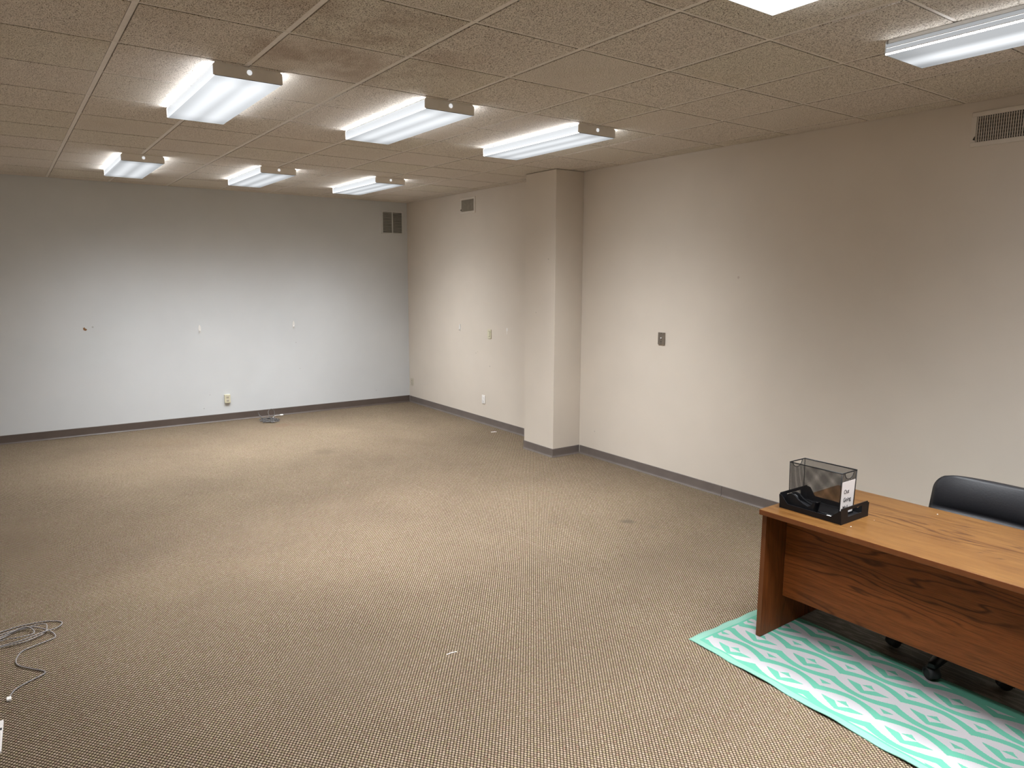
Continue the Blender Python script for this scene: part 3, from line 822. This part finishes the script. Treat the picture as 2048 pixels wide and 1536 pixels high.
# paper sign on the end facing the room's near side (-X)
kz0, kz1 = 0.012, bh * 0.80
bm = B()
prism(bm, [BP(-1, 0.90, kz0) + Vector((-.0012, 0, 0)), BP(-1, -0.86, kz0) + Vector((-.0012, 0, 0)), BP(-1, -0.86, kz1) + Vector((-.0012, 0, 0)), BP(-1, 0.90, kz1) + Vector((-.0012, 0, 0))], (-0.0006, 0, 0))
sign = obj('paper_sign', bm, M_paper, bk)
sign['label'] = 'white paper sign reading Out Going Mail'
def lettering(txt, zc, size):
    cu = bpy.data.curves.new('lettering', 'FONT'); cu.body = txt; cu.size = size; cu.align_x = 'LEFT'; cu.align_y = 'CENTER'
    cu.extrude = 0.0002; cu.offset = 0.0003
    to = bpy.data.objects.new('tmp_text', cu); C.objects.link(to)
    dg = bpy.context.evaluated_depsgraph_get()
    me = bpy.data.meshes.new_from_object(to.evaluated_get(dg)); bpy.data.objects.remove(to)
    # text x -> world -Y, text y -> world Z, facing -X
    k = tp + (1 - tp) * zc / bh
    me.transform(Matrix(((0, 0, -1, -ax * k - 0.0022), (-1, 0, 0, ay * 0.58), (0, 1, 0, zc), (0, 0, 0, 1))))
    me.materials.clear(); me.materials.append(M_ink)
    o = bpy.data.objects.new('lettering', me); C.objects.link(o); o.parent = sign
    return o
lettering('Out', bh * 0.56, 0.028); lettering('Going', bh * 0.375, 0.028); lettering('Mail', bh * 0.19, 0.028)

# tape dispenser
td = empty('tape_dispenser', (1.975, -3.203, DZ + 0.006), 'black desktop tape dispenser standing in the tray in front of the basket', 'tape dispenser')
TW = 0.025
prof = [(0.066, 0.0), (0.080, 0.018), (0.082, 0.044), (0.070, 0.068), (0.050, 0.076), (0.030, 0.070), (0.010, 0.054), (-0.018, 0.040), (-0.044, 0.032), (-0.058, 0.038), (-0.070, 0.054), (-0.084, 0.062), (-0.080, 0.044), (-0.074, 0.020), (-0.070, 0.0)]
for s_ in (-1, 1):
    bm = B(); prism(bm, [(x, s_ * TW, z) for x, z in prof], (0, -s_ * 0.010, 0)); obj('side_cheek', bm, M_blk, td)
low = [(x, min(z, 0.040 if x > 0.005 else z - 0.006 if z > 0.01 else z)) for x, z in prof]
bm = B(); prism(bm, [(x * 0.96, -TW + 0.009, max(0, z)) for x, z in low], (0, 2 * TW - 0.018, 0)); obj('body', bm, M_blk, td)
bm = B(); lathe(bm, [(0.010, -0.010), (0.019, -0.010), (0.019, 0.010), (0.010, 0.010)], (0.048, 0, 0.048), 'Y', 28); obj('tape_roll', bm, M_tape, td)
bm = B(); prism(bm, [(-0.083, -0.012, 0.060), (-0.089, -0.012, 0.064), (-0.087, -0.012, 0.059)], (0, 0.024, 0)); obj('cutter', bm, M_chrome, td)
bm = B(); prism(bm, [(-0.026, -0.012, 0), (0.020, -0.012, 0), (0.026, 0.012, 0), (-0.020, 0.012, 0)], (0, 0, 0.006))
tag(obj('eraser', bm, M_paper, None, (1.825, -3.205, DZ + 0.0055)), 'small white block lying in the front corner of the letter tray', 'eraser')
def crumb(x, y, s, lab):
    bm = B(); bmesh.ops.create_icosphere(bm, subdivisions=1, radius=s)
    for v_ in bm.verts: v_.co.z *= 0.5
    tag(obj('paper_crumb', bm, M_wplas, None, (x, y, DZ + s * 0.5)), lab, 'crumb', 'white crumbs on the desktop')
crumb(1.703, -3.176, 0.0032, 'white crumb on the desktop just in front of the letter tray')
crumb(1.555, -3.706, 0.0028, 'white crumb on the desktop near the chair back')
crumb(1.690, -3.36, 0.0018, 'tiny white crumb on the desktop right of the tray')

# ------------------------------------------------------------------ office chair
CX, CY = 1.41, -3.672
ch = empty('office_chair', (CX, CY, 0.0055), 'black leather office chair on casters tucked behind the desk', 'chair', None, 0.0)
for k in range(5):
    a = math.radians(95 + 72 * k)
    d = Vector((math.cos(a), math.sin(a), 0)); s = Vector((-d.y, d.x, 0))
    bm = B(); secs = []
    for (rr, wd, z0, z1) in ((0.02, 0.034, 0.070, 0.125), (0.10, 0.030, 0.068, 0.112), (0.20, 0.027, 0.070, 0.104), (0.272, 0.023, 0.070, 0.096), (0.292, 0.016, 0.071, 0.090)):
        secs.append([bm.verts.new(d * rr + s * wd + Vector((0, 0, z0))), bm.verts.new(d * rr + s * wd * 0.7 + Vector((0, 0, z1))), bm.verts.new(d * rr - s * wd * 0.7 + Vector((0, 0, z1))), bm.verts.new(d * rr - s * wd + Vector((0, 0, z0)))])
    for i in range(len(secs) - 1):
        for j in range(4): bm.faces.new([secs[i][j], secs[i][(j + 1) % 4], secs[i + 1][(j + 1) % 4], secs[i + 1][j]]).smooth = True
    bm.faces.new(secs[0]); bm.faces.new(secs[-1][::-1])
    leg = obj('base_leg', bm, M_blk, ch)
    # caster: swivel stem, hood and two wheels
    c0 = d * 0.262; sw = Vector((math.cos(a + 0.9), math.sin(a + 0.9), 0))
    bm = B(); lathe(bm, [(0.006, 0.052), (0.006, 0.070)], tuple(c0), 'Z', 10)
    ax_ = Vector((-sw.y, sw.x, 0)); pc = c0 - sw * 0.008 + Vector((0, 0, 0.0285))
    def ring(off, r_):
        return [bm.verts.new(pc + ax_ * off + (sw * math.cos(q) + Vector((0, 0, 1)) * math.sin(q)) * r_) for q in [math.pi * (-.08 + 1.16 * j / 12) for j in range(13)]]
    rings = [ring(-0.027, 0.022), ring(-0.027, 0.031), ring(-0.014, 0.036), ring(0.014, 0.036), ring(0.027, 0.031), ring(0.027, 0.022)]
    for i in range(5):
        for j in range(12): bm.faces.new([rings[i][j], rings[i][j + 1], rings[i + 1][j + 1], rings[i + 1][j]]).smooth = True
    # wheels
    for off in (-0.014, 0.014):
        r0 = []
        for (r_, o_) in ((0.012, -0.010), (0.025, -0.010), (0.0284, -0.006), (0.0284, 0.006), (0.025, 0.010), (0.012, 0.010)):
            r0.append([bm.verts.new(pc + ax_ * (off + o_) + (sw * math.cos(2 * math.pi * j / 20) + Vector((0, 0, 1)) * math.sin(2 * math.pi * j / 20)) * r_) for j in range(20)])
        for i in range(5):
            for j in range(20): bm.faces.new([r0[i][j], r0[i][(j + 1) % 20], r0[i + 1][(j + 1) % 20], r0[i + 1][j]]).smooth = True
        bm.faces.new(r0[0]); bm.faces.new(r0[-1][::-1])
    obj('caster', bm, M_blkm, leg)
bm = B(); lathe(bm, [(0.038, 0.066), (0.040, 0.125), (0.026, 0.135), (0.026, 0.26), (0.018, 0.27), (0.018, 0.37)], (0, 0, 0), 'Z', 20); obj('gas_lift', bm, M_blk, ch)
bm = B(); box(bm, -0.09, 0.09, -0.12, 0.08, 0.368, 0.395, 0.006, 2); obj('seat_mechanism', bm, M_blk, ch)
bm = B(); bmesh.ops.create_grid(bm, x_segments=2, y_segments=2, size=0.01); bm.clear()
box(bm, -0.255, 0.255, -0.235, 0.245, 0.395, 0.475, 0.036, 4)
for f in bm.faces: f.smooth = True
obj('seat', bm, M_leather, ch)
# backrest: two stuffed rolls with a crease between, wrapping slightly forward at the edges
def backrest():
    bm = B(); nu, nv = 28, 40
    z0, z1 = 0.400, 0.832
    F_, K_ = [], []
    for j in range(nv + 1):
        v_ = j / nv; z = z0 + (z1 - z0) * v_
        hw = 0.305
        # rounded upper and lower corners
        cr = 0.085
        dz = min(z - z0, z1 - z)
        if dz < cr: hw = 0.305 - cr + math.sqrt(max(0.0, cr * cr - (cr - dz) ** 2))
        hw *= 1.0 + 0.02 * (1 - v_)
        yc = -0.318 - 0.10 * (v_ - 0.2)
        crease = 0.652
        if z > crease: tt = (z - crease) / (z1 - crease); lobe = 0.036 * math.sqrt(max(0, math.sin(math.pi * min(1, tt * 0.93 + 0.035))))
        else: tt = (crease - z) / (crease - z0); lobe = 0.058 * math.sqrt(max(0, math.sin(math.pi * min(1, tt * 0.90 + 0.05))))
        ra, rb = [], []
        for i in range(nu + 1):
            u = -1 + 2 * i / nu
            e = math.sqrt(max(0.0, 1 - abs(u) ** 6))
            wrap = 0.030 * u * u
            ra.append(bm.verts.new((u * hw, yc + wrap + 0.018 + lobe * e, z)))
            rb.append(bm.verts.new((u * hw, yc + wrap + 0.018 - 0.050 * e * (0.35 + 0.65 * math.sin(math.pi * min(1, max(0, v_ * .96 + .02)))), z)))
        F_.append(ra); K_.append(rb)
    for j in range(nv):
        for i in range(nu):
            bm.faces.new([F_[j][i], F_[j][i + 1], F_[j + 1][i + 1], F_[j + 1][i]]).smooth = True
            bm.faces.new([K_[j][i], K_[j + 1][i], K_[j + 1][i + 1], K_[j][i + 1]]).smooth = True
    for j in (0, nv):
        for i in range(nu): bm.faces.new([F_[j][i], F_[j][i + 1], K_[j][i + 1], K_[j][i]]).smooth = True
    bmesh.ops.remove_doubles(bm, verts=bm.verts[:], dist=0.0004)
    return bm
obj('backrest', backrest(), M_leather, ch)
bm = B(); tube(bm, catmull([(0, -0.06, 0.375), (0, -0.30, 0.372), (0, -0.375, 0.42), (0, -0.385, 0.56)], 6), 0.017, 10); obj('back_support', bm, M_blk, ch)
